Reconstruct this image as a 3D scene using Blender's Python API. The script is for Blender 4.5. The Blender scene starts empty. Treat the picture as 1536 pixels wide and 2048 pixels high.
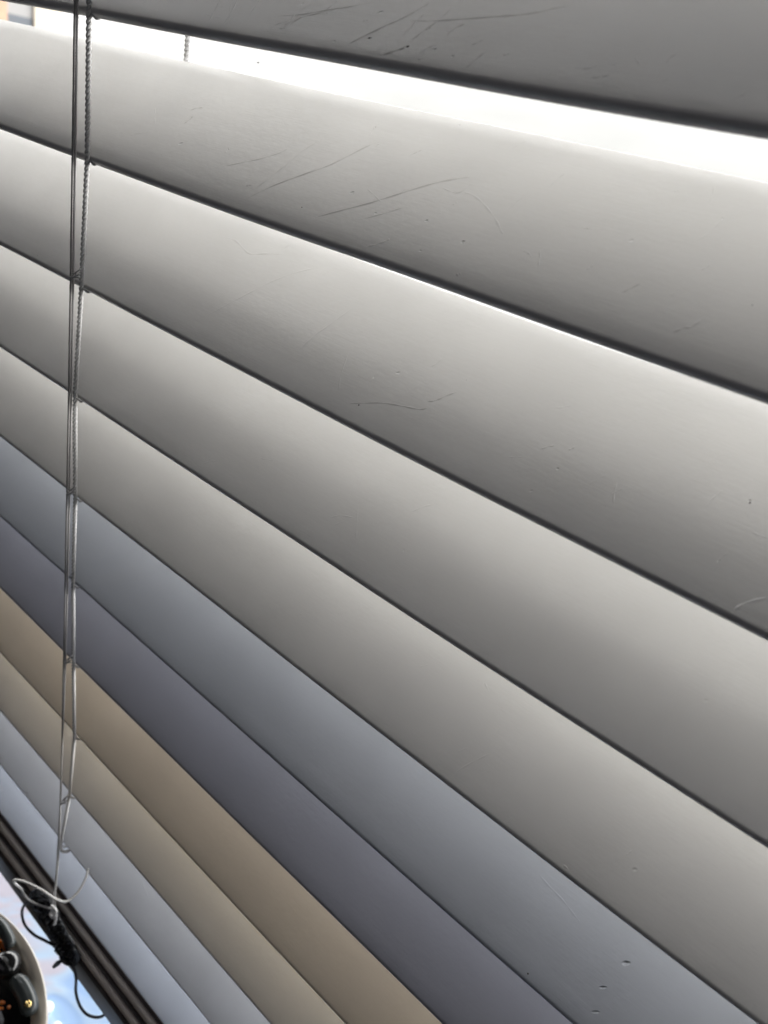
import bpy, bmesh, math, random
from mathutils import Vector, Matrix
random.seed(7)
scene = bpy.context.scene
Z0 = 1.35                                    # height of the eye above the floor, metres
# ---------------------------------------------------------------- camera
EYE = Vector((0, -0.15727, Z0))
FW = Vector((-0.5150112, 0.73172096, -0.44648394))
RT = Vector((0.74265967, 0.64099696, 0.19385437))
UP = Vector((-0.42804215, 0.23174844, 0.87354026))
FPX = 1547.0
cam = bpy.data.cameras.new('camera')
cam_o = bpy.data.objects.new('camera', cam)
scene.collection.objects.link(cam_o)
scene.camera = cam_o
M = Matrix((( RT.x, UP.x, -FW.x, EYE.x), (RT.y, UP.y, -FW.y, EYE.y), (RT.z, UP.z, -FW.z, EYE.z), (0, 0, 0, 1)))
cam_o.matrix_world = M
cam.sensor_fit = 'HORIZONTAL'
cam.sensor_width = 36.0
cam.lens = 36.0 * FPX / 1536.0
cam.clip_start = 0.005
cam.clip_end = 500
cam.dof.use_dof = True
cam.dof.focus_distance = 0.24
cam.dof.aperture_fstop = cam.lens / 1.5      # an opening of 2.6 mm, as in a phone
# ---------------------------------------------------------------- world (the dim room behind the camera)
world = bpy.data.worlds.new('World')
scene.world = world
world.use_nodes = True
bg = world.node_tree.nodes['Background']
bg.inputs[0].default_value = (0.80, 0.86, 1.0, 1)
bg.inputs[1].default_value = 0.016
scene.view_settings.view_transform = 'Standard'
scene.view_settings.look = 'None'
scene.view_settings.exposure = 0.0
scene.view_settings.gamma = 1.0
SKY_STRENGTH = 9.5
# added fill light for the slat fronts, overhead behind the camera
def area_lamp(name, loc, target, size, power, color):
    l = bpy.data.lights.new(name, 'AREA'); l.shape = 'RECTANGLE'
    l.size, l.size_y = size; l.energy = power; l.color = color
    o = bpy.data.objects.new(name, l); scene.collection.objects.link(o)
    o.location = loc
    o.rotation_euler = (Vector(target) - Vector(loc)).to_track_quat('-Z', 'Y').to_euler()
    return o
area_lamp('room_fill', (-0.15, -1.2, Z0 + 1.15), (-0.15, 0, Z0 - 0.2), (1.9, 0.7), 1.3, (0.97, 0.93, 1.0))

# ---------------------------------------------------------------- helpers
def link(o, parent=None):
    scene.collection.objects.link(o)
    if parent: o.parent = parent
    return o
def mesh_obj(name, verts, faces, mat, parent=None, smooth=True, sharp=None):
    me = bpy.data.meshes.new(name)
    me.from_pydata([tuple(v) for v in verts], [], faces)
    me.update()
    if mat: me.materials.append(mat)
    if smooth:
        me.polygons.foreach_set('use_smooth', [True] * len(me.polygons))
        if sharp: me.set_sharp_from_angle(angle=math.radians(sharp))
    return link(bpy.data.objects.new(name, me), parent)
def empty(name, loc, label=None, cat=None, group=None):
    o = bpy.data.objects.new(name, None); o.location = loc; o.empty_display_size = 0.02
    scene.collection.objects.link(o); tag(o, label, cat, group); return o
def tag(o, label=None, cat=None, group=None, kind=None):
    if label: o['label'] = label
    if cat: o['category'] = cat
    if group: o['group'] = group
    if kind: o['kind'] = kind
    return o
def ray(px, py):
    return FW + RT * ((px - 768) / FPX) - UP * ((py - 1024) / FPX)
def at(px, py, y):                           # point where that line of sight meets the upright plane at depth y
    d = ray(px, py); return EYE + d * ((y - EYE.y) / d.y)
def at_z(px, py, z):
    d = ray(px, py); return EYE + d * ((z - EYE.z) / d.z)
def catmull(pts, n=8, closed=False):
    P = [Vector(p) for p in pts]; out = []
    m = len(P)
    for i in range(m - 1 if not closed else m):
        p0 = P[i - 1] if (i > 0 or closed) else P[0] * 2 - P[1]
        p1 = P[i]; p2 = P[(i + 1) % m]
        p3 = P[(i + 2) % m] if (i + 2 < m or closed) else p2 * 2 - p1
        for k in range(n):
            t = k / n
            out.append(0.5 * ((2 * p1) + (p2 - p0) * t + (2 * p0 - 5 * p1 + 4 * p2 - p3) * t * t + (3 * p1 - p0 - 3 * p2 + p3) * t ** 3))
    if not closed: out.append(P[-1])
    return out
def tube_data(path, r, seg=8, rfun=None):
    V = []; F = []
    nrm = None
    n = len(path)
    for i, p in enumerate(path):
        t = (path[min(i + 1, n - 1)] - path[max(i - 1, 0)])
        if t.length < 1e-9: t = Vector((0, 0, 1))
        t.normalize()
        if nrm is None:
            nrm = t.orthogonal().normalized()
        nrm = (nrm - t * nrm.dot(t)).normalized()
        b = t.cross(nrm)
        rr = rfun(i / (n - 1)) * r if rfun else r
        for k in range(seg):
            a = 2 * math.pi * k / seg
            V.append(p + nrm * (rr * math.cos(a)) + b * (rr * math.sin(a)))
    for i in range(n - 1):
        for k in range(seg):
            a = i * seg + k; b2 = i * seg + (k + 1) % seg
            F.append((a, b2, b2 + seg, a + seg))
    F.append(tuple(range(seg))[::-1]); F.append(tuple(range((n - 1) * seg, n * seg)))
    return V, F
def merge(parts):
    V = []; F = []
    for v, f in parts:
        o = len(V); V += list(v); F += [tuple(i + o for i in x) for x in f]
    return V, F
def resample(path, step):
    out = [path[0].copy()]; acc = 0.0
    for a, b in zip(path, path[1:]):
        L = (b - a).length
        if L < 1e-9: continue
        d = step - acc
        while d <= L:
            out.append(a.lerp(b, d / L)); d += step
        acc = (acc + L) % step
    return out
def twist_data(path, R, r, period, strands=2, seg=6, step=None):
    step = step or period / 10
    P = resample(path, step); parts = []
    for s in range(strands):
        Q = []
        for i, p in enumerate(P):
            t = (P[min(i + 1, len(P) - 1)] - P[max(i - 1, 0)]).normalized()
            n = Vector((1, 0, 0)); n = (n - t * n.dot(t)).normalized(); b = t.cross(n)
            a = 2 * math.pi * (i * step / period + s / strands)
            Q.append(p + n * (R * math.cos(a)) + b * (R * math.sin(a)))
        parts.append(tube_data(Q, r, seg))
    return merge(parts)

# ---------------------------------------------------------------- materials
def principled(name, color, rough=0.5, spec=0.5, metal=0.0):
    m = bpy.data.materials.new(name); m.use_nodes = True
    b = m.node_tree.nodes['Principled BSDF']
    b.inputs['Base Color'].default_value = (*color, 1)
    b.inputs['Roughness'].default_value = rough
    b.inputs['Specular IOR Level'].default_value = spec
    b.inputs['Metallic'].default_value = metal
    return m, m.node_tree, b
def nd(nt, typ, **kw):
    n = nt.nodes.new(typ)
    for k, v in kw.items():
        if k.startswith('_'): n.inputs[int(k[1:])].default_value = v
        else: setattr(n, k, v)
    return n
SPEC = 0.8
def slat_material(name, color, rough=0.25, seed=0.0):
    m, nt, b = principled(name, color, rough, SPEC)
    L = nt.links.new
    tc = nd(nt, 'ShaderNodeTexCoord')
    mp = nd(nt, 'ShaderNodeMapping'); mp.inputs['Location'].default_value = (seed, seed * 1.7, seed * .3)
    L(tc.outputs['Object'], mp.inputs['Vector'])
    # faint mottling of the paint
    n1 = nd(nt, 'ShaderNodeTexNoise'); n1.inputs['Scale'].default_value = 26; n1.inputs['Detail'].default_value = 4
    L(mp.outputs[0], n1.inputs['Vector'])
    cr = nd(nt, 'ShaderNodeMapRange'); cr.inputs['From Min'].default_value = .3; cr.inputs['From Max'].default_value = .7
    cr.inputs['To Min'].default_value = .94; cr.inputs['To Max'].default_value = 1.02
    L(n1.outputs['Fac'], cr.inputs['Value'])
    # tiny dark specks of dirt
    vo = nd(nt, 'ShaderNodeTexVoronoi'); vo.inputs['Scale'].default_value = 90
    L(mp.outputs[0], vo.inputs['Vector'])
    n2 = nd(nt, 'ShaderNodeTexNoise'); n2.inputs['Scale'].default_value = 60; n2.inputs['Detail'].default_value = 1
    L(mp.outputs[0], n2.inputs['Vector'])
    sz = nd(nt, 'ShaderNodeMapRange'); sz.inputs['From Min'].default_value = .62; sz.inputs['From Max'].default_value = .8
    sz.inputs['To Min'].default_value = 0.0; sz.inputs['To Max'].default_value = .055
    L(n2.outputs['Fac'], sz.inputs['Value'])
    lt = nd(nt, 'ShaderNodeMath', operation='LESS_THAN'); L(vo.outputs['Distance'], lt.inputs[0]); L(sz.outputs[0], lt.inputs[1])
    sp = nd(nt, 'ShaderNodeMath', operation='MULTIPLY_ADD'); L(lt.outputs[0], sp.inputs[0]); sp.inputs[1].default_value = -.5; sp.inputs[2].default_value = 1
    mu = nd(nt, 'ShaderNodeMath', operation='MULTIPLY'); L(cr.outputs[0], mu.inputs[0]); L(sp.outputs[0], mu.inputs[1])
    vm = nd(nt, 'ShaderNodeVectorMath', operation='SCALE'); vm.inputs[0].default_value = color; L(mu.outputs[0], vm.inputs['Scale'])
    L(vm.outputs[0], b.inputs['Base Color'])
    # relief: brushed grain along the slat, soft waviness, orange peel
    mg = nd(nt, 'ShaderNodeMapping'); mg.inputs['Scale'].default_value = (0.12, 1, 1); L(mp.outputs[0], mg.inputs['Vector'])
    g = nd(nt, 'ShaderNodeTexNoise'); g.inputs['Scale'].default_value = 1500; g.inputs['Detail'].default_value = 3; L(mg.outputs[0], g.inputs['Vector'])
    w = nd(nt, 'ShaderNodeTexNoise'); w.inputs['Scale'].default_value = 70; w.inputs['Detail'].default_value = 2; L(mg.outputs[0], w.inputs['Vector'])
    o = nd(nt, 'ShaderNodeTexNoise'); o.inputs['Scale'].default_value = 420; o.inputs['Detail'].default_value = 2; L(mp.outputs[0], o.inputs['Vector'])
    b1 = nd(nt, 'ShaderNodeBump'); b1.inputs['Distance'].default_value = .00004; b1.inputs['Strength'].default_value = .5; L(g.outputs['Fac'], b1.inputs['Height'])
    b2 = nd(nt, 'ShaderNodeBump'); b2.inputs['Distance'].default_value = .0005; b2.inputs['Strength'].default_value = .25; L(w.outputs['Fac'], b2.inputs['Height']); L(b1.outputs[0], b2.inputs['Normal'])
    b3 = nd(nt, 'ShaderNodeBump'); b3.inputs['Distance'].default_value = .00008; b3.inputs['Strength'].default_value = .5; L(o.outputs['Fac'], b3.inputs['Height']); L(b2.outputs[0], b3.inputs['Normal'])
    L(b3.outputs[0], b.inputs['Normal'])
    return m
MAT_WARM = [slat_material('slat_paint_warm_white', (.768, .752, .724), .25, s) for s in (0.0, 3.1, 7.7, 11.3)]
MAT_BLUE_SHADE = [slat_material('slat_shade_tint_blue_grey', (.545, .572, .625), .25, 1.0), slat_material('slat_shade_tint_slate_grey', (.45, .44, .47), .25, 5.0)]  # blue-grey and slate: dimmer light on these slats put into their colour
MAT_BEIGE_BOUNCE = [slat_material('slat_bounce_tint_beige', (.95, .82, .62), .25, 2.0), slat_material('slat_bounce_tint_taupe', (.67, .665, .67), .25, 6.0)]  # beige and taupe: warm bounced light put into the slat colour
MAT_PALE_LIGHT = [slat_material('slat_light_tint_cool_white', (.93, .95, .99), .25, 4.0), slat_material('slat_light_tint_pale_grey', (.86, .90, .98), .25, 9.0)]  # cool white and pale grey: brighter bluish light put into the colour
def fibre(name, color, rough=.8):
    m, nt, b = principled(name, color, rough, .3)
    tc = nd(nt, 'ShaderNodeTexCoord'); n = nd(nt, 'ShaderNodeTexNoise'); n.inputs['Scale'].default_value = 2500
    nt.links.new(tc.outputs['Object'], n.inputs['Vector'])
    bp = nd(nt, 'ShaderNodeBump'); bp.inputs['Distance'].default_value = .0002; bp.inputs['Strength'].default_value = .5
    nt.links.new(n.outputs['Fac'], bp.inputs['Height']); nt.links.new(bp.outputs[0], b.inputs['Normal'])
    return m
MAT_LADDER = fibre('ladder_cord_fibre', (.54, .53, .52))
MAT_LIFT = fibre('lift_cord_fibre', (.40, .385, .375), .45)
MAT_RUBBER, _, _ = principled('black_rubber', (.008, .009, .012), .5, .4)
def wood(name, c1, c2, rough=.5):
    m, nt, b = principled(name, c1, rough, .4)
    tc = nd(nt, 'ShaderNodeTexCoord'); mp = nd(nt, 'ShaderNodeMapping'); mp.inputs['Scale'].default_value = (.08, 1, 1)
    n = nd(nt, 'ShaderNodeTexNoise'); n.inputs['Scale'].default_value = 600; n.inputs['Detail'].default_value = 4
    nt.links.new(tc.outputs['Object'], mp.inputs['Vector']); nt.links.new(mp.outputs[0], n.inputs['Vector'])
    r = nd(nt, 'ShaderNodeValToRGB'); r.color_ramp.elements[0].color = (*c1, 1); r.color_ramp.elements[1].color = (*c2, 1)
    r.color_ramp.elements[0].position = .35; r.color_ramp.elements[1].position = .65
    nt.links.new(n.outputs['Fac'], r.inputs['Fac']); nt.links.new(r.outputs['Color'], b.inputs['Base Color'])
    return m
MAT_RAIL = wood('bottom_rail_brown', (.028, .021, .019), (.04, .03, .027))
MAT_BEAD = wood('bead_taupe', (.62, .55, .49), (.70, .63, .56))

# ---------------------------------------------------------------- outdoors
def emission(name, color, strength):
    m = bpy.data.materials.new(name); m.use_nodes = True; nt = m.node_tree; nt.nodes.clear()
    e = nd(nt, 'ShaderNodeEmission'); e.inputs[0].default_value = (*color, 1); e.inputs[1].default_value = strength
    o = nd(nt, 'ShaderNodeOutputMaterial'); nt.links.new(e.outputs[0], o.inputs[0]); return m
def sky_dome():
    # a quarter-sphere of bright overcast sky in front of the window side
    V = []; F = []; R = 60; nu, nv = 24, 10
    for j in range(nv + 1):
        el = math.radians(-2 + 92 * j / nv)
        for i in range(nu + 1):
            az = math.pi * i / nu
            V.append((R * math.cos(el) * math.cos(az), 0.6 + R * math.cos(el) * math.sin(az), R * math.sin(el)))
    for j in range(nv):
        for i in range(nu):
            a = j * (nu + 1) + i; F.append((a, a + 1, a + nu + 2, a + nu + 1))
    o = mesh_obj('sky', V, F, emission('overcast_sky', (1.0, 1.0, .985), SKY_STRENGTH))
    tag(o, kind='structure')
sky_dome()
def box_data(x0, x1, y0, y1, z0, z1):
    V = [(x, y, z) for z in (z0, z1) for y in (y0, y1) for x in (x0, x1)]
    return V, [(0, 1, 5, 4), (1, 3, 7, 5), (3, 2, 6, 7), (2, 0, 4, 6), (4, 5, 7, 6), (2, 3, 1, 0)]
def box(name, dims, mat, parent=None, bevel=0.0):
    V, F = box_data(*dims)
    bm = bmesh.new(); vs = [bm.verts.new(v) for v in V]
    for f in F: bm.faces.new([vs[i] for i in f])
    bm.normal_update()
    if bevel: bmesh.ops.bevel(bm, geom=bm.edges[:], offset=bevel, segments=2, affect='EDGES')
    me = bpy.data.meshes.new(name); bm.to_mesh(me); bm.free(); me.materials.append(mat)
    return link(bpy.data.objects.new(name, me), parent)
def rough_mat(name, color, scale, amt=.15, rough=.9):
    m, nt, b = principled(name, color, rough, .2)
    tc = nd(nt, 'ShaderNodeTexCoord'); n = nd(nt, 'ShaderNodeTexNoise'); n.inputs['Scale'].default_value = scale; n.inputs['Detail'].default_value = 5
    nt.links.new(tc.outputs['Object'], n.inputs['Vector'])
    mr = nd(nt, 'ShaderNodeMapRange'); mr.inputs['To Min'].default_value = 1 - amt; mr.inputs['To Max'].default_value = 1 + amt
    nt.links.new(n.outputs['Fac'], mr.inputs['Value'])
    vm = nd(nt, 'ShaderNodeVectorMath', operation='SCALE'); vm.inputs[0].default_value = color
    nt.links.new(mr.outputs[0], vm.inputs['Scale']); nt.links.new(vm.outputs[0], b.inputs['Base Color'])
    return m
g = mesh_obj('ground', [(-60, .62, -.3), (60, .62, -.3), (60, 62, -.3), (-60, 62, -.3)], [(0, 1, 2, 3)], rough_mat('pale_concrete', (.20, .20, .21), .8, .08), smooth=False)
tag(g, kind='structure')
hv = []; hf = []  # grey slope added to tone down the white seen through the gap
for j in range(13):
    for i in range(41):
        x = -50 + i * 2.2; t = j / 12; yy = 9.5 + 16 * t
        hv.append((x, yy, -.31 + (Z0 + 2.15 + .12 * math.sin(x * .31) + .3) * (t * t * (3 - 2 * t)) ))
for j in range(12):
    for i in range(40):
        a = j * 41 + i; hf.append((a, a + 1, a + 42, a + 41))
gap_backdrop = mesh_obj('gap_backdrop', hv, hf, rough_mat('backdrop_grey', (.165, .165, .161), .5, .12))
tag(gap_backdrop, kind='structure')

def far_building():
    X = -14.0                                            # the facade faces the street on its right
    y = lambda slope: -.157 + 14.0 / slope
    b = empty('building', (X, y(1.9), -.3), 'beige house with dark window and brick corner, outside at the upper left', 'building')
    off = -b.location
    def bb(name, y0, y1, x0, x1, z0, z1, mat):
        o = box(name, (x0, x1, y0, y1, z0, z1), mat, b); o.location = off; return o
    wallm = rough_mat('beige_render', (.47, .42, .35), 2, .06)
    grey = rough_mat('grey_panel', (.27, .265, .26), 2, .1)
    dark, _, _ = principled('dark_window_glass', (.07, .08, .095), .35)
    brick = rough_mat('orange_brick', (.42, .27, .19), 6, .2)
    sill = rough_mat('pale_sill', (.6, .63, .70), 2, .05)
    k = 7.3
    ya, yb, yc = y(2.030), y(1.905), y(1.785)
    bb('wall', yb, yc, X - 3, X, -.3, 4.2, wallm)
    bb('grey_wall', ya, yb, X - 3, X - .05, Z0 + k * .038, 4.2, grey)
    bb('window_pane', ya, yb, X - 3, X - .05, Z0 + k * .020, Z0 + k * .038, dark)
    bb('window_sill', ya, yb, X - 3, X - .02, Z0 + k * .008, Z0 + k * .020, sill)
    bb('lower_wall', ya, yb, X - 3, X - .05, -.3, Z0 + k * .008, wallm)
    bb('brick_pier', y(2.3), ya, X - 3, X + .03, -.3, 4.2, brick)
far_building()
blocker = empty('sky_blocker', (0, .3, Z0 + .62), 'boarded cover out of view, added above the window to block sky light', 'light blocker')  # overhang out of view, added to keep high sky light off the slats
eo = -blocker.location
em = rough_mat('blocker_grey', (.12, .12, .12), 3, .05)
for i in range(12):
    o = box('blocker_board', (-4, 4, .32 + i * .15, .465 + i * .15, Z0 + 1.45, Z0 + 1.47), em, blocker); o.location = eo
o = box('blocker_edge', (-4, 4, 2.12, 2.15, Z0 + 1.38, Z0 + 1.65), em, blocker); o.location = eo
o = box('blocker_wall', (-4, 4, .21, .31, Z0 + .49, Z0 + 1.65), em, blocker); o.location = eo

# ---------------------------------------------------------------- the blind
W, T = 0.05035, 0.0034
TILT = math.radians(45)
A = Vector((0, math.cos(TILT), math.sin(TILT)))          # along the slat, from its inner lower edge to its outer upper edge
N = Vector((0, -math.sin(TILT), math.cos(TILT)))         # out of the face that looks up into the room
P = 0.044
edge_z = {0: .0098}
for k in range(-6, 0): edge_z[k] = .0098 - k * P
for k in range(1, 9): edge_z[k] = -.0330 - (k - 1) * P
edge_z[9] = -.3860; edge_z[10] = -.4286
X0, X1 = -.74, .52
def sag(X):
    t = max(-1.2, min(1.2, (X + .15) / .25))
    return -.0006 + .0017 * (t * t) / (1 + .35 * t * t)
blind = empty('venetian_blind', (0, 0, Z0), 'white wide slat venetian blind hanging half closed across the window', 'blind')
SL = {}
def slat_center(k):
    al = math.atan2(-edge_z[k], .15727)
    r = T / 2
    lowc = Vector((0, math.sin(al) * r, edge_z[k] + math.cos(al) * r))
    return lowc + A * (W / 2 - r)
BOW = {1: 0.0}
def slat(k, mat, label):
    c = slat_center(k); r = T / 2
    rnd = random.Random(100 + k)
    ph = [rnd.uniform(0, 6.28) for _ in range(4)]
    prof = []
    ns = 7
    h = W / 2 - r
    rc = .0015                                            # corner radius
    hw, ht = W / 2, T / 2
    def corner(cx, cy, a0, rc=rc):
        for i in range(6):
            a = a0 + math.pi / 2 * i / 5
            prof.append((cx + rc * math.cos(a), cy + rc * math.sin(a)))
    ru = .0007
    corner(hw - ru, ht - ru, 0, ru)
    for i in range(1, 10): prof.append((hw - rc - (W - 2 * rc) * i / 10, ht))
    corner(-hw + rc, ht - rc, math.pi / 2)
    corner(-hw + rc, -ht + rc, math.pi)
    for i in range(1, 10): prof.append((-hw + rc + (W - 2 * rc) * i / 10, -ht))
    corner(hw - ru, -ht + ru, math.pi * 1.5, ru)
    V = []; F = []; nx = 120; m = len(prof)
    for i in range(nx + 1):
        X = X0 + (X1 - X0) * i / nx
        wob = .00015 * math.sin(X * 23 + ph[0]) + .00007 * math.sin(X * 51 + ph[1])
        tw = .006 * math.sin(X * 7 + ph[2])
        for (u, v) in prof:
            crown = CROWN * (1 - (2 * u / W) ** 2)
            p = c + A * u + N * (v + crown + tw * u) 
            V.append((X, p.y, p.z + sag(X) + wob))
    for i in range(nx):
        for j in range(m):
            a = i * m + j; b = i * m + (j + 1) % m
            F.append((a, a + m, b + m, b))
    F.append(tuple(range(m))); F.append(tuple(range(nx * m, nx * m + m))[::-1])
    o = mesh_obj('slat', V, F, mat, blind, True, 60)
    if label: o['label'] = label
    SL[k] = (o, c, ph, mat)
    return o
CROWN = -0.0006
lab = {0: 'slat above the bright gap, scratched and chipped', 5: 'slat tinted blue-grey for dimmer light', 6: 'slat tinted blue-grey for dimmer light', 7: 'slat tinted beige for warm bounced light', 8: 'slat tinted taupe grey for bounced light',
       9: 'slat tinted pale bluish white for brighter light', 10: 'slat tinted pale bluish white for brighter light', 1: 'warm white slat with long scratches, below the bright gap'}
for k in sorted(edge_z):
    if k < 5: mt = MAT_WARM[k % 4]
    elif k < 7: mt = MAT_BLUE_SHADE[k - 5]
    elif k < 9: mt = MAT_BEIGE_BOUNCE[k - 7]
    else: mt = MAT_PALE_LIGHT[k - 9]
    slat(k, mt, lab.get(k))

# ---- scratches, dents and chips: thin raised or sunk relief lying on the slat faces
def face_uv(k, px, py):
    """local point (X, u) on the visible face of slat k along that line of sight"""
    o, c, ph, mt = SL[k]
    d = ray(px, py); e = EYE - Vector((0, 0, Z0))
    X = -.15
    for _ in range(4):
        p0 = c + N * (T / 2) + Vector((0, 0, sag(X)))
        t = (p0 - e).dot(N) / d.dot(N)
        h = e + d * t; X = h.x
    return X, (h - p0).dot(A)
def face_pt(k, X, u, hgt):
    o, c, ph, mt = SL[k]
    wob = .00015 * math.sin(X * 23 + ph[0]) + .00007 * math.sin(X * 51 + ph[1])
    tw = .006 * math.sin(X * 7 + ph[2])
    p = c + A * u + N * (T / 2 + CROWN * (1 - (2 * u / W) ** 2) + tw * u + hgt)
    return Vector((X, p.y, p.z + sag(X) + wob))
def scratch_data(k, pts, w, h):
    P2 = [Vector((*face_uv(k, x, y), 0)) for x, y in pts]
    path = catmull(P2, 8) if len(P2) > 1 else P2
    prof = [(-1, -.08), (-.6, .22), (-.2, .55), (.08, .9), (.22, 1.0), (.36, .7), (.5, .2), (.62, -.08)]
    V = []; F = []; n = len(path); m = len(prof)
    rnd = random.Random(int(pts[0][0] * 13 + pts[0][1]))
    j1 = rnd.uniform(0, 6)
    for i, p in enumerate(path):
        t = (path[min(i + 1, n - 1)] - path[max(i - 1, 0)]).normalized(); s = Vector((-t.y, t.x, 0))
        if s.y < 0: s = -s; flip = True
        else: flip = False
        f = i / (n - 1); e = min(1, 5 * f, 5 * (1 - f))
        e *= .7 + .3 * math.sin(i * .9 + j1)
        for (a, b) in prof:
            q = p + s * (a * w * (.35 + .65 * e))
            V.append(face_pt(k, q.x, q.y, (b * h * e if b > 0 else b * h) - (1 - e) * h * .15))
    for i in range(n - 1):
        for j in range(m - 1):
            a = i * m + j; F.append((a, a + m, a + m + 1, a + 1) if not flip else (a, a + 1, a + m + 1, a + m))
    return V, F
def add_dents(k):
    """small dents pressed into the paint: relief of this slat's own material, each at its own spot"""
    o, c, ph, mt = SL[k]; mt = mt.copy(); o.data.materials[0] = mt; SL[k] = (o, c, ph, mt)
    nt = mt.node_tree; L = nt.links.new
    tc = nd(nt, 'ShaderNodeTexCoord'); acc = None
    for (x, y, a, b, h) in DEN.get(k, []):
        X, u = face_uv(k, x, y); q = face_pt(k, X, u, 0)
        sb = nd(nt, 'ShaderNodeVectorMath', operation='SUBTRACT'); L(tc.outputs['Object'], sb.inputs[0]); sb.inputs[1].default_value = q
        ca, sa = math.cos(.7), math.sin(.7)
        e1 = Vector((1, 0, 0)) * ca + A * sa; e2 = -Vector((1, 0, 0)) * sa + A * ca
        d1 = nd(nt, 'ShaderNodeVectorMath', operation='DOT_PRODUCT'); L(sb.outputs[0], d1.inputs[0]); d1.inputs[1].default_value = e1 / (.00095 * a)
        d2 = nd(nt, 'ShaderNodeVectorMath', operation='DOT_PRODUCT'); L(sb.outputs[0], d2.inputs[0]); d2.inputs[1].default_value = e2 / (.00095 * b)
        cb = nd(nt, 'ShaderNodeCombineXYZ'); L(d1.outputs['Value'], cb.inputs[0]); L(d2.outputs['Value'], cb.inputs[1])
        ln = nd(nt, 'ShaderNodeVectorMath', operation='LENGTH'); L(cb.outputs[0], ln.inputs[0])
        mr = nd(nt, 'ShaderNodeMapRange', interpolation_type='SMOOTHSTEP'); L(ln.outputs['Value'], mr.inputs['Value'])
        mr.inputs['From Min'].default_value = 0; mr.inputs['From Max'].default_value = 1
        mr.inputs['To Min'].default_value = -abs(h); mr.inputs['To Max'].default_value = 0
        if acc is None: acc = mr.outputs[0]
        else:
            ad = nd(nt, 'ShaderNodeMath', operation='ADD'); L(acc, ad.inputs[0]); L(mr.outputs[0], ad.inputs[1]); acc = ad.outputs[0]
    if acc is None: return
    bp = nd(nt, 'ShaderNodeBump'); bp.inputs['Distance'].default_value = .00023; bp.inputs['Strength'].default_value = 1
    bs = nt.nodes['Principled BSDF']; prev = bs.inputs['Normal'].links[0].from_socket
    L(acc, bp.inputs['Height']); L(prev, bp.inputs['Normal']); L(bp.outputs[0], bs.inputs['Normal'])
SCR = {
 0: [([(415, 48), (432, 12), (445, -12)], 1, 1), ([(440, 62), (462, 22), (476, -8)], .7, .8), ([(420, 35), (440, -5)], .6, .6), ([(490, 38), (512, 8), (520, -8)], .8, .9),
     ([(552, 70), (590, 30), (625, -6)], 1, .8), ([(545, 30), (600, 26), (650, 17), (700, 9), (770, -6)], 1, 1), ([(565, 62), (598, 34), (640, 22), (668, 2), (680, -8)], .8, .9),
     ([(680, 97), (720, 74), (770, 48), (800, 34), (850, 5), (865, -8)], 1.2, 1.1), ([(795, 37), (860, 37), (930, 32), (1000, 26), (1060, 20), (1120, 7), (1190, -4)], 1.2, 1.3),
     ([(755, 113), (790, 100), (815, 92)], 1.5, 1.4), ([(818, 84), (840, 62), (880, 32), (915, -4)], 1, .9), ([(800, 74), (830, 40), (850, 20)], .8, .6),
     ([(835, 120), (852, 109)], 1.2, 1), ([(925, 140), (955, 113), (980, 88)], .9, 1), ([(852, 108), (865, 90), (872, 80)], .7, .5), ([(770, 115), (760, 108)], .6, .6),
     ([(690, 5), (660, 18), (650, 25)], .7, .7), ([(520, 130), (516, 128)], .5, .3)],
 1: [([(475, 405), (540, 371), (600, 347), (660, 325), (730, 290), (765, 278)], 1, .8), ([(490, 392), (530, 358), (575, 322), (600, 300), (660, 262)], .7, .4),
     ([(592, 446), (660, 425), (740, 403), (800, 384), (870, 363), (920, 354), (948, 351)], 1.1, 1), ([(880, 372), (915, 383), (948, 360)], .8, .5),
     ([(915, 382), (940, 386), (965, 405), (990, 437), (1002, 462), (1010, 468)], 1, .45), ([(415, 336), (470, 324), (520, 313), (560, 300), (580, 288)], .9, .5),
     ([(722, 497), (750, 490), (772, 482), (780, 476)], 1, .6), ([(710, 440), (760, 427), (810, 411)], .8, .5), ([(1044, 499), (1056, 505), (1062, 514)], .9, .6),
     ([(1335, 668), (1365, 655), (1385, 650), (1412, 628)], 1, .7), ([(1375, 485), (1410, 468), (1440, 440), (1450, 425)], 1.2, .35), ([(1340, 590), (1360, 570)], .7, .4),
     ([(255, 270), (275, 264), (300, 262)], .8, .4), ([(912, 552), (922, 548)], 1.4, 1.2)],
 2: [([(440, 472), (470, 480), (497, 505), (530, 506), (572, 507)], 1.1, .9), ([(395, 640), (470, 598), (540, 562), (600, 541), (680, 525)], 1, .4),
     ([(585, 712), (620, 675), (660, 645), (720, 602)], 1, .45), ([(686, 806), (717, 804), (765, 803), (805, 809), (840, 815), (862, 809)], .9, 1.1),
     ([(848, 799), (870, 797), (890, 788), (922, 776)], .9, .9), ([(700, 690), (680, 750), (678, 790)], .8, .3), ([(1462, 1226), (1490, 1207), (1545, 1193)], 1.3, .9),
     ([(560, 500), (580, 488)], .8, .4)],
 3: [([(655, 1036), (680, 1030), (715, 1036)], .9, .5), ([(715, 1000), (712, 1060), (712, 1085)], .7, .4), ([(815, 1025), (840, 1013), (872, 1004)], .8, .4),
     ([(400, 930), (430, 910)], .8, .3)],
 4: [([(905, 1548), (940, 1526), (985, 1503)], 1, .5), ([(968, 1362), (978, 1384)], 1, .6), ([(1126, 1728), (1138, 1739)], 1.2, 1.1), ([(910, 1505), (950, 1488)], .8, .3)],
 5: [([(1062, 1728), (1090, 1763), (1125, 1800), (1150, 1832), (1163, 1848)], 1.3, .35)],
 9: [([(281, 1752), (287, 1775), (296, 1796)], 1.5, 1.0)],
}
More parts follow.
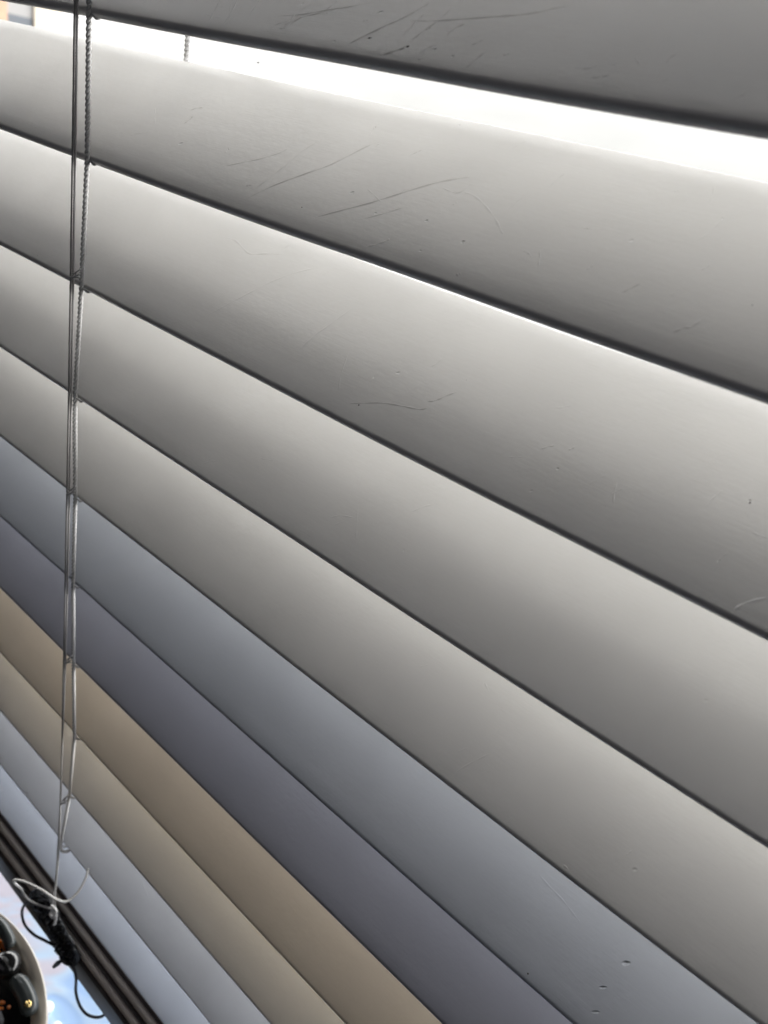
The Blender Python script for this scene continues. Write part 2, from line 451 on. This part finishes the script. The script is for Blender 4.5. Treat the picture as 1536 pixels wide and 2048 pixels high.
DEN = {0: [(738, 75, .8, .5, 1.2), (870, 96, .6, .4, 1), (905, 110, .5, .4, 1), (760, 20, .9, .4, 1), (668, 82, .5, .4, .6)],
 1: [(703, 382, .9, .5, 1), (852, 440, .6, .4, 1), (925, 483, .6, .6, 1.4), (750, 425, .5, .4, .7), (360, 284, 1.1, .6, .8), (840, 502, .4, .3, .8), (1262, 478, .8, .6, .5), (918, 250, .5, .4, .5)],
 2: [(795, 742, .9, .5, .5), (1115, 935, .5, .4, .6), (1500, 1000, .5, .4, .8), (1062, 980, .7, .4, .4)],
 3: [(1412, 1400, .8, .6, .4)],
 4: [(1270, 1738, .9, .6, .7)],
 5: [(1252, 1926, 1.5, .75, -2.6), (1206, 1975, 1.3, .5, -1.6), (1191, 2024, 1.4, .5, -1.4)],
 9: [(52, 1587, 1.6, .9, 2.0)]}
sc = random.Random(21)
def scuffs(k, n, x0, x1, ylo, yhi, h):
    for _ in range(n):
        x = sc.uniform(x0, x1); f = (x - x0) / (x1 - x0)
        y = sc.uniform(ylo(x), yhi(x)); L = sc.uniform(12, 60); a = sc.gauss(-.55, .45)
        c2 = sc.uniform(-.2, .2) * L
        SCR.setdefault(k, []).append(([(x, y), (x + L * .5 * math.cos(a) + c2 * .3, y + L * .5 * math.sin(a) + c2 * .4), (x + L * math.cos(a), y + L * math.sin(a))], sc.uniform(.5, .8), sc.uniform(.25, 1) * h))
scuffs(0, 26, 380, 1500, lambda x: max(0, -40 + .1 * x), lambda x: -20 + .155 * x, 1.0)
scuffs(1, 24, 260, 1480, lambda x: 90 + .2 * x, lambda x: 210 + .34 * x, .7)
scuffs(2, 16, 240, 1500, lambda x: 360 + .36 * x, lambda x: 530 + .44 * x, .6)
scuffs(3, 10, 240, 1500, lambda x: 620 + .52 * x, lambda x: 720 + .58 * x, .5)
scuffs(4, 8, 300, 1500, lambda x: 780 + .62 * x, lambda x: 860 + .72 * x, .5)
for k in sorted(set(SCR) | set(DEN)):
    parts = [scratch_data(k, p, .00052 * w, (.00012 if k == 0 else .00016) * h) for p, w, h in SCR.get(k, [])]
    add_dents(k)
    V, F = merge(parts)
    s = mesh_obj('scratches', V, F, SL[k][3], SL[k][0]); s['kind'] = 'stuff'

SPK = {0: [(738, 74, .30), (815, 91, .38)], 1: [(603, 413, .22), (925, 485, .12), (1505, 607, .14)], 2: [(717, 808, .26), (1500, 1004, .22)], 3: [(895, 922, .22), (975, 901, .2), (1113, 937, .14)],
       4: [(815, 1175, .24), (1197, 1235, .22), (1412, 1447, .16)], 5: [(1056, 1947, .26), (1500, 2012, .2)]}
MAT_SPECK, _, _ = principled('dirt_speck', (.05, .045, .04), .8, .2)
for k, L in SPK.items():
    parts = []
    for x, y, rr in L:
        X, u = face_uv(k, x, y); rr *= .001; V = [face_pt(k, X, u, .00006)]
        for j in range(9): V.append(face_pt(k, X + rr * math.cos(j * .698) * (1 + .3 * math.sin(j * 2.1)), u + rr * math.sin(j * .698), .000015))
        parts.append((V, [(0, 1 + j, 1 + (j + 1) % 9) for j in range(9)]))
    V, F = merge(parts)
    o = mesh_obj('specks', V, F, MAT_SPECK, SL[k][0]); o['kind'] = 'stuff'

# ---- headrail above the frame
hr_z = edge_z[-6] + .06
MAT_HEAD = rough_mat('headrail_white', (.7, .69, .66), 20, .03, .4)
box('headrail', (X0, X1, -.006, .050, hr_z, hr_z + .05), MAT_HEAD, blind, .002)

# ---- bottom rail: brown moulding with two lighter beads
def extrude(name, prof, mat, parent, nx=60):
    V = []; F = []; m = len(prof)
    for i in range(nx + 1):
        X = X0 + (X1 - X0) * i / nx
        for (y, z) in prof: V.append((X, y, z + sag(X) * .6))
    for i in range(nx):
        for j in range(m):
            a = i * m + j; b = i * m + (j + 1) % m; F.append((a, b, b + m, a + m))
    F.append(tuple(range(m))[::-1]); F.append(tuple(range(nx * m, nx * m + m)))
    return mesh_obj(name, V, F, mat, parent, True, 35)
rt = Vector((.0, .004, -.438)); rb = Vector((0, -.0052, -.4560))     # upper and lower end of the sloping moulded face
sl = (rb - rt); sn = Vector((0, sl.z, -sl.y)).normalized()
if sn.y > 0: sn = -sn
def fp(f, h): q = rt + sl * f + sn * h; return (q.y, q.z)
prof = [fp(0, 0), fp(.12, .0006), fp(.2, -.0010), fp(.50, -.0012), fp(.56, .0002), fp(.62, -.0010), fp(.92, -.0012), fp(1.0, .0004)]
prof += [(-.0056, -.4585), (-.0058, -.4705), (-.0045, -.4725), (.034, -.4725), (.036, -.4705), (.036, -.440), (.034, -.438)]
rail = extrude('bottom_rail', prof, MAT_RAIL, blind)
def bead(f0, f1, hgt):
    pr = []
    for i in range(9):
        a = math.pi * i / 8
        pr.append(fp((f0 + f1) / 2 - (f1 - f0) / 2 * math.cos(a), -.0011 + hgt * math.sin(a)))
    return extrude('bead', pr, MAT_BEAD, rail)
bead(.22, .48, .0014); bead(.64, .90, .0014)

# ---- ladder cords: front string on the slat edges, back string on the outer edges, rungs below each slat
LX = {-1: -.2621, 0: -.2620, 1: -.2612, 2: -.2634, 3: -.2664, 4: -.2650, 5: -.2655, 6: -.2640, 7: -.2620, 8: -.2655, 9: -.2735}
def ladder(dx, detail):
    base = []
    ks = [k for k in sorted(edge_z) if k <= 9]
    for k in ks:
        x = LX.get(k, -.2621)
        if dx: x = -.2650
        fe = Vector((x + dx, -.0020, edge_z[k] + sag(x + dx) + .0012))
        base.append(fe)
        if k < 9:
            x2 = LX.get(k + 1, -.2621) if not dx else -.2650
            for f in (.12, .35, .65, .88):
                base.append(fe.lerp(Vector((x2 + dx, -.0020, edge_z[k + 1] + sag(x2 + dx) + .0012)), f))
    top = base[0] + Vector((0, 0, .06)); 
    path = catmull([top] + base, 6)
    if not dx: path += catmull([base[-1], base[-1] + Vector((.0012, -.0004, -.0022)), base[-1] + Vector((.0040, .0006, -.0026)), base[-1] + Vector((.0062, .006, -.001))], 5)[1:]
    V, F = twist_data(path, .00044, .00052, .0036, 2, 7, .00034) if detail else twist_data(path, .00038, .00044, .0034, 2, 5, .0008)
    lad = mesh_obj('ladder_cord', V, F, MAT_LADDER, blind)
    # back string
    pts = []
    for k in ks:
        c = slat_center(k); x = -.2621 + dx
        up = c + A * (W / 2 + .0010)
        pts.append(Vector((x, up.y + .0004, up.z + sag(x))))
    V, F = twist_data(catmull([pts[0] + Vector((0, 0, .06))] + pts, 5), .00055, .00060, .0030, 2, 6, .0005)
    mesh_obj('back_string', V, F, MAT_LADDER, lad)
    for k in ks:
        c = slat_center(k); x = (LX.get(k, -.2621) if not dx else -.265) + dx
        s = sag(x)
        pp = [Vector((x, -.0020, edge_z[k] + s + .0010)), Vector((x + .0012, -.0012, edge_z[k] + s + .0006)), Vector((x + .0022, .0000, edge_z[k] + s + .0001))]
        for u in (-.7, 0, .7):
            q = c + A * (u * W / 2) - N * (T / 2 + .0006); pp.append(Vector((x + .0028, q.y, q.z + s)))
        q = c + A * (W / 2 + .001) - N * .001; pp.append(Vector((-.2621 + dx, q.y + .0004, q.z + s)))
        V, F = tube_data(catmull(pp, 5), .00042, 6)
        mesh_obj('rung', V, F, MAT_LADDER, lad)
    return lad
lad = ladder(0, True)
ladder(.56, False)

# lift cords: two smooth cords in front of the ladder, running down to the knot below the rail
def lift(pts, r, y=-.0045):
    P3 = []
    for p in pts:
        v = at(p[0], p[1], p[2] if len(p) > 2 else y); P3.append(v - Vector((0, 0, Z0)))
    P3 = [P3[0] + (P3[0] - P3[1]).normalized() * .25] + P3
    V, F = twist_data(catmull(P3, 10), r * .35, r * .75, .0022, 3, 6, .0009)
    return mesh_obj('lift_cord', V, F, MAT_LIFT, blind)
lift([(150, 0), (144, 400), (138, 780), (131, 1150), (127, 1350), (121, 1600), (112, 1750), (106, 1800, -.008), (107, 1832, -.009)], .00044)
lift([(155, 0), (149, 400), (143, 780), (135.5, 1150), (130, 1350), (121.5, 1580, -.0055), (119, 1680, -.0055), (113, 1760, -.0065), (110, 1800, -.009), (111, 1838, -.010)], .00044)
# little tied threads where a rung grips the lift cords
def tie(px, py, s):
    parts = []
    for (a, b) in (((-6, 5), (8, -12)), ((-9, 2), (9, 3)), ((-7, 9), (10, -4)), ((2, 0), (11, -14))):
        p0 = at(px + a[0] * s, py + a[1] * s, -.0052); p1 = at(px + b[0] * s, py + b[1] * s, -.0060)
        m = (p0 + p1) / 2 + Vector((0, -.0008, 0))
        parts.append(tube_data([p - Vector((0, 0, Z0)) for p in catmull([p0, m, p1], 4)], .00028, 5))
    V, F = merge(parts); return mesh_obj('cord_tie', V, F, MAT_LADDER, lad)
tie(150, 552, 1.0); tie(141, 985, .9); tie(136, 1322, .8); tie(127, 1603, .9)

# white tail of the lift cord: loop in front of the rail, and a knot
def local(pts): return [at(x, y, yy) - Vector((0, 0, Z0)) for x, y, yy in pts]
tail = empty('cord_tail', (-.28, -.01, Z0 - .44), 'loose off-white cord end looped over the brown bottom rail', 'cord')
off = Vector((.28, .01, .44))
def child_tube(name, pts, r, mat, parent, off, rf=None, twist=False):
    path = [p + off for p in catmull(local(pts), 10)]
    if twist: V, F = twist_data(path, r * .45, r * .7, .0030, 2, 7, .0004)
    else: V, F = tube_data(path, r, 8, rf)
    return mesh_obj(name, V, F, mat, parent)
child_tube('loop', [(176, 1738, -.003), (172, 1755, -.006), (155, 1785, -.012), (132, 1803, -.018), (110, 1797, -.024), (80, 1778, -.028), (50, 1764, -.030), (31, 1760, -.030), (28, 1765, -.026),
                    (42, 1778, -.018), (48, 1790, -.014), (62, 1803, -.012), (84, 1812, -.010), (104, 1818, -.010)], .00062, MAT_LADDER, tail, off, None, True)
child_tube('knot', [(104, 1812, -.012), (112, 1822, -.014), (106, 1834, -.013), (101, 1826, -.010), (110, 1818, -.009), (112, 1834, -.011), (108, 1850, -.012)], .0008, MAT_LADDER, tail, off, None, True)

# black cable tangled behind and under the rail
cable = empty('black_cable', (-.28, .0, Z0 - .48), 'thin black cable tangled in loops under the brown bottom rail', 'cable')
offc = Vector((.28, 0, .48))
def cab(name, pts, r): return child_tube(name, pts, r, MAT_RUBBER, cable, offc)
cab('loop', [(95, 1800, -.006), (72, 1795, -.008), (52, 1806, -.010), (44, 1824, -.010), (49, 1848, -.010), (66, 1868, -.010), (88, 1880, -.008), (112, 1890, -.006), (130, 1880, .0)], .00085)
cab('loop', [(108, 1932, -.012), (116, 1924, -.012), (132, 1922, -.010), (146, 1934, -.009), (152, 1955, -.009), (152, 1985, -.009), (160, 2012, -.009), (176, 2030, -.008), (200, 2034, -.006), (218, 2020, -.002), (226, 2000, .004)], .00085)
rnd = random.Random(3)
for i in range(40):
    cx = 56 + i * 1.75; cy = 1800 + i * 3.2
    pts = []
    a0 = rnd.uniform(0, 6)
    for j in range(7):
        a = a0 + j * 1.1
        rr = rnd.uniform(6, 22)
        pts.append((cx + 18 + rr * math.cos(a), cy + rr * .9 * math.sin(a) - 6, -.006 + .003 * rnd.uniform(-1, 1)))
    cab('coil', pts, .0008)
for s in ((118, 1902, 126, 1915), (124, 1912, 130, 1926), (114, 1893, 122, 1908)):
    cab('strand', [(s[0] + 8, s[1] - 6, -.008), (s[0], s[1], -.010), (s[2] - 6, s[3] - 4, -.011), (s[2], s[3], -.010), (s[2] + 8, s[3] - 6, -.006)], .0004)
cab('cable_end', [(108, 1933, -.012), (118, 1926, -.011), (126, 1916, -.009), (134, 1912, -.006)], .0011)

# ---------------------------------------------------------------- window below and around
SILL_Z = Z0 - .545
frame_m = rough_mat('window_frame_white', (.62, .64, .68), 12, .05, .5)
win = empty('window', (-.11, .16, SILL_Z), 'white window frame behind the venetian blind', 'window')
wo = -win.location
for nm, d in (('shade_bar', (-.799, .579, .065, .125, Z0 + .086, Z0 + .20)), ('jamb', (-.86, -.80, .14, .20, SILL_Z + .001, Z0 + .42)), ('jamb', (.58, .64, .14, .20, SILL_Z + .001, Z0 + .42)), ('head_frame', (-.86, .64, .14, .20, Z0 + .421, Z0 + .48)),  # the crossbar is added behind the blind to dim the upper slats
              ('bottom_frame', (-.799, .579, .14, .20, SILL_Z + .001, SILL_Z + .04))):
    o = box(nm, d, frame_m, win, .002); o.location = wo
def sill_material():
    m, nt, b = principled('sill_gloss_pale_blue', (.55, .65, .82), .22, .5)
    tc = nd(nt, 'ShaderNodeTexCoord'); n = nd(nt, 'ShaderNodeTexNoise'); n.inputs['Scale'].default_value = 22; n.inputs['Detail'].default_value = 2; n.inputs['Distortion'].default_value = 1.2
    nt.links.new(tc.outputs['Object'], n.inputs['Vector'])
    r = nd(nt, 'ShaderNodeValToRGB'); e = r.color_ramp.elements
    e[0].position = .38; e[0].color = (.38, .54, .82, 1); e[1].position = .62; e[1].color = (.60, .57, .66, 1)
    x = e.new(.5); x.color = (.52, .66, .84, 1)
    nt.links.new(n.outputs['Fac'], r.inputs['Fac']); nt.links.new(r.outputs['Color'], b.inputs['Base Color'])
    bp = nd(nt, 'ShaderNodeBump'); bp.inputs['Distance'].default_value = .004; bp.inputs['Strength'].default_value = .4
    nt.links.new(n.outputs['Fac'], bp.inputs['Height']); nt.links.new(bp.outputs[0], b.inputs['Normal'])
    return m
sill = box('window_sill', (-.95, .72, -.06, .20, SILL_Z - .03, SILL_Z), sill_material(), None, .003)
tag(sill, kind='structure')

bounce = box('bounce_sill', (-1.2, 1.0, .201, .75, SILL_Z - .05, SILL_Z - .02), rough_mat('bounce_sill_pale', (.66, .72, .82), 10, .05, .6), None, .003)  # unseen pale ledge added as a reflector for the lower slats
tag(bounce, kind='structure')

# ---------------------------------------------------------------- dark bowl with metal rim, at the lower left corner
def lathe(name, prof, mat, parent, n=72):
    V = []; F = []; m = len(prof)
    for i in range(n):
        a = 2 * math.pi * i / n
        for r, z in prof: V.append((r * math.cos(a), r * math.sin(a), z))
    for i in range(n):
        for j in range(m - 1):
            p = i * m + j; q = ((i + 1) % n) * m + j; F.append((p, q, q + 1, p + 1))
    return mesh_obj(name, V, F, mat, parent, True, 50)
RZ = Z0 - .505
p1, p2 = at_z(-4, 1822, RZ), at_z(96, 2048, RZ)
RB = .110
mid = (p1 + p2) / 2; dv = (p2 - p1); pv = Vector((-dv.y, dv.x, 0)).normalized()
if (at_z(-300, 2000, RZ) - mid).dot(pv) < 0: pv = -pv
bc = mid + pv * math.sqrt(RB ** 2 - (dv.length / 2) ** 2)
bowl = empty('bowl', (bc.x, bc.y, SILL_Z), 'dark bowl with champagne coloured metal rim holding amber beads, in the lower left corner', 'bowl')
dark_m, _, _ = principled('smoked_black_glass', (.008, .008, .008), .12, .6)
rim_m, _, _ = principled('champagne_metal', (.66, .59, .50), .35, .5, .6)
teal_m, _, _ = principled('dark_grey_enamel', (.035, .042, .042), .3, .5)
gold_m, _, _ = principled('gold_metal', (.85, .62, .25), .2, .5, 1.0)
amber_m, _, _ = principled('amber_glass', (.45, .11, .01), .08, .8)
rz = RZ - SILL_Z
lathe('bowl_body', [(.001, .001), (.09, .001), (.097, .012), (.106, rz - .004), (.1050, rz - .004), (.094, .015), (.088, .005), (.001, .004)], dark_m, bowl)
lathe('rim', [(.1055, rz - .004), (.1090, rz - .003), (.1100, rz), (.1090, rz + .0015), (.1060, rz + .0010), (.1020, rz - .0015), (.1005, rz - .005), (.1015, rz - .006), (.1055, rz - .004)], rim_m, bowl)
def sphere(name, c, r, mat, parent, sub=2, sq=(1, 1, 1)):
    bm = bmesh.new(); bmesh.ops.create_icosphere(bm, subdivisions=sub, radius=r)
    for v in bm.verts: v.co = Vector((v.co.x * sq[0], v.co.y * sq[1], v.co.z * sq[2]))
    me = bpy.data.meshes.new(name); bm.to_mesh(me); bm.free(); me.materials.append(mat)
    me.polygons.foreach_set('use_smooth', [True] * len(me.polygons))
    o = link(bpy.data.objects.new(name, me), parent); o.location = c; return o
def inb(px, py, z): return at_z(px, py, SILL_Z + z) - Vector((bc.x, bc.y, SILL_Z))
clasp_pts = [inb(28, 1955, rz + .004), inb(44, 1975, rz + .0045), inb(56, 2000, rz + .0045), inb(62, 2030, rz + .004)]
V, F = tube_data(catmull(clasp_pts, 8), .0052, 12, lambda t: (max(.02, 1 - (2 * t - 1) ** 6)) ** .5)
mesh_obj('clasp', V, F, teal_m, bowl)
arm_pts = [inb(-14, 1836, rz + .0035), inb(2, 1852, rz + .0045), inb(16, 1876, rz + .0045), inb(22, 1896, rz + .003)]
V, F = tube_data(catmull(arm_pts, 8), .0036, 12, lambda t: (max(.02, 1 - (2 * t - 1) ** 6)) ** .5)
mesh_obj('hinge_arm', V, F, teal_m, bowl)
sphere('screw', inb(56, 2008, rz + .0102), .0022, gold_m, bowl, 2, (1, 1, .6))
sphere('knob', inb(12, 1930, rz + .002), .0088, dark_m, bowl, 3, (1, 1, .8))
r2 = random.Random(5)
first = None
for i in range(34):
    if i < 22: px, py = r2.gauss(2, 7), r2.gauss(1888, 9)
    else: px, py = r2.gauss(-2, 7), r2.gauss(2008, 7)
    c = inb(px, py, rz - .006 + r2.uniform(-.002, .003))
    if first is None: first = sphere('amber_bead', c, .0013, amber_m, bowl, 2)
    else:
        o = first.copy(); link(o, bowl); o.location = c; f = r2.uniform(.6, 1.2); o.scale = (f, f, f)
glass_m, _, _ = principled('milky_glass', (.75, .82, .88), .08, .8)
for lb, px, py, r, sq in (('round milky glass marble beside the dark bowl', 92, 2018, .0042, (1, 1.2, 1)), ('small pale marble at the bottom edge below the milky one', 72, 2046, .0036, (1.5, .8, .8)),
                          ('pale blue marble nearest to the brown rail', 112, 2056, .0038, (1, 1, .9))):
    p = at_z(px, py, SILL_Z + r)
    o = sphere('glass_marble', p, r, glass_m, None, 3, sq); tag(o, lb, 'marble', 'marbles on the sill')
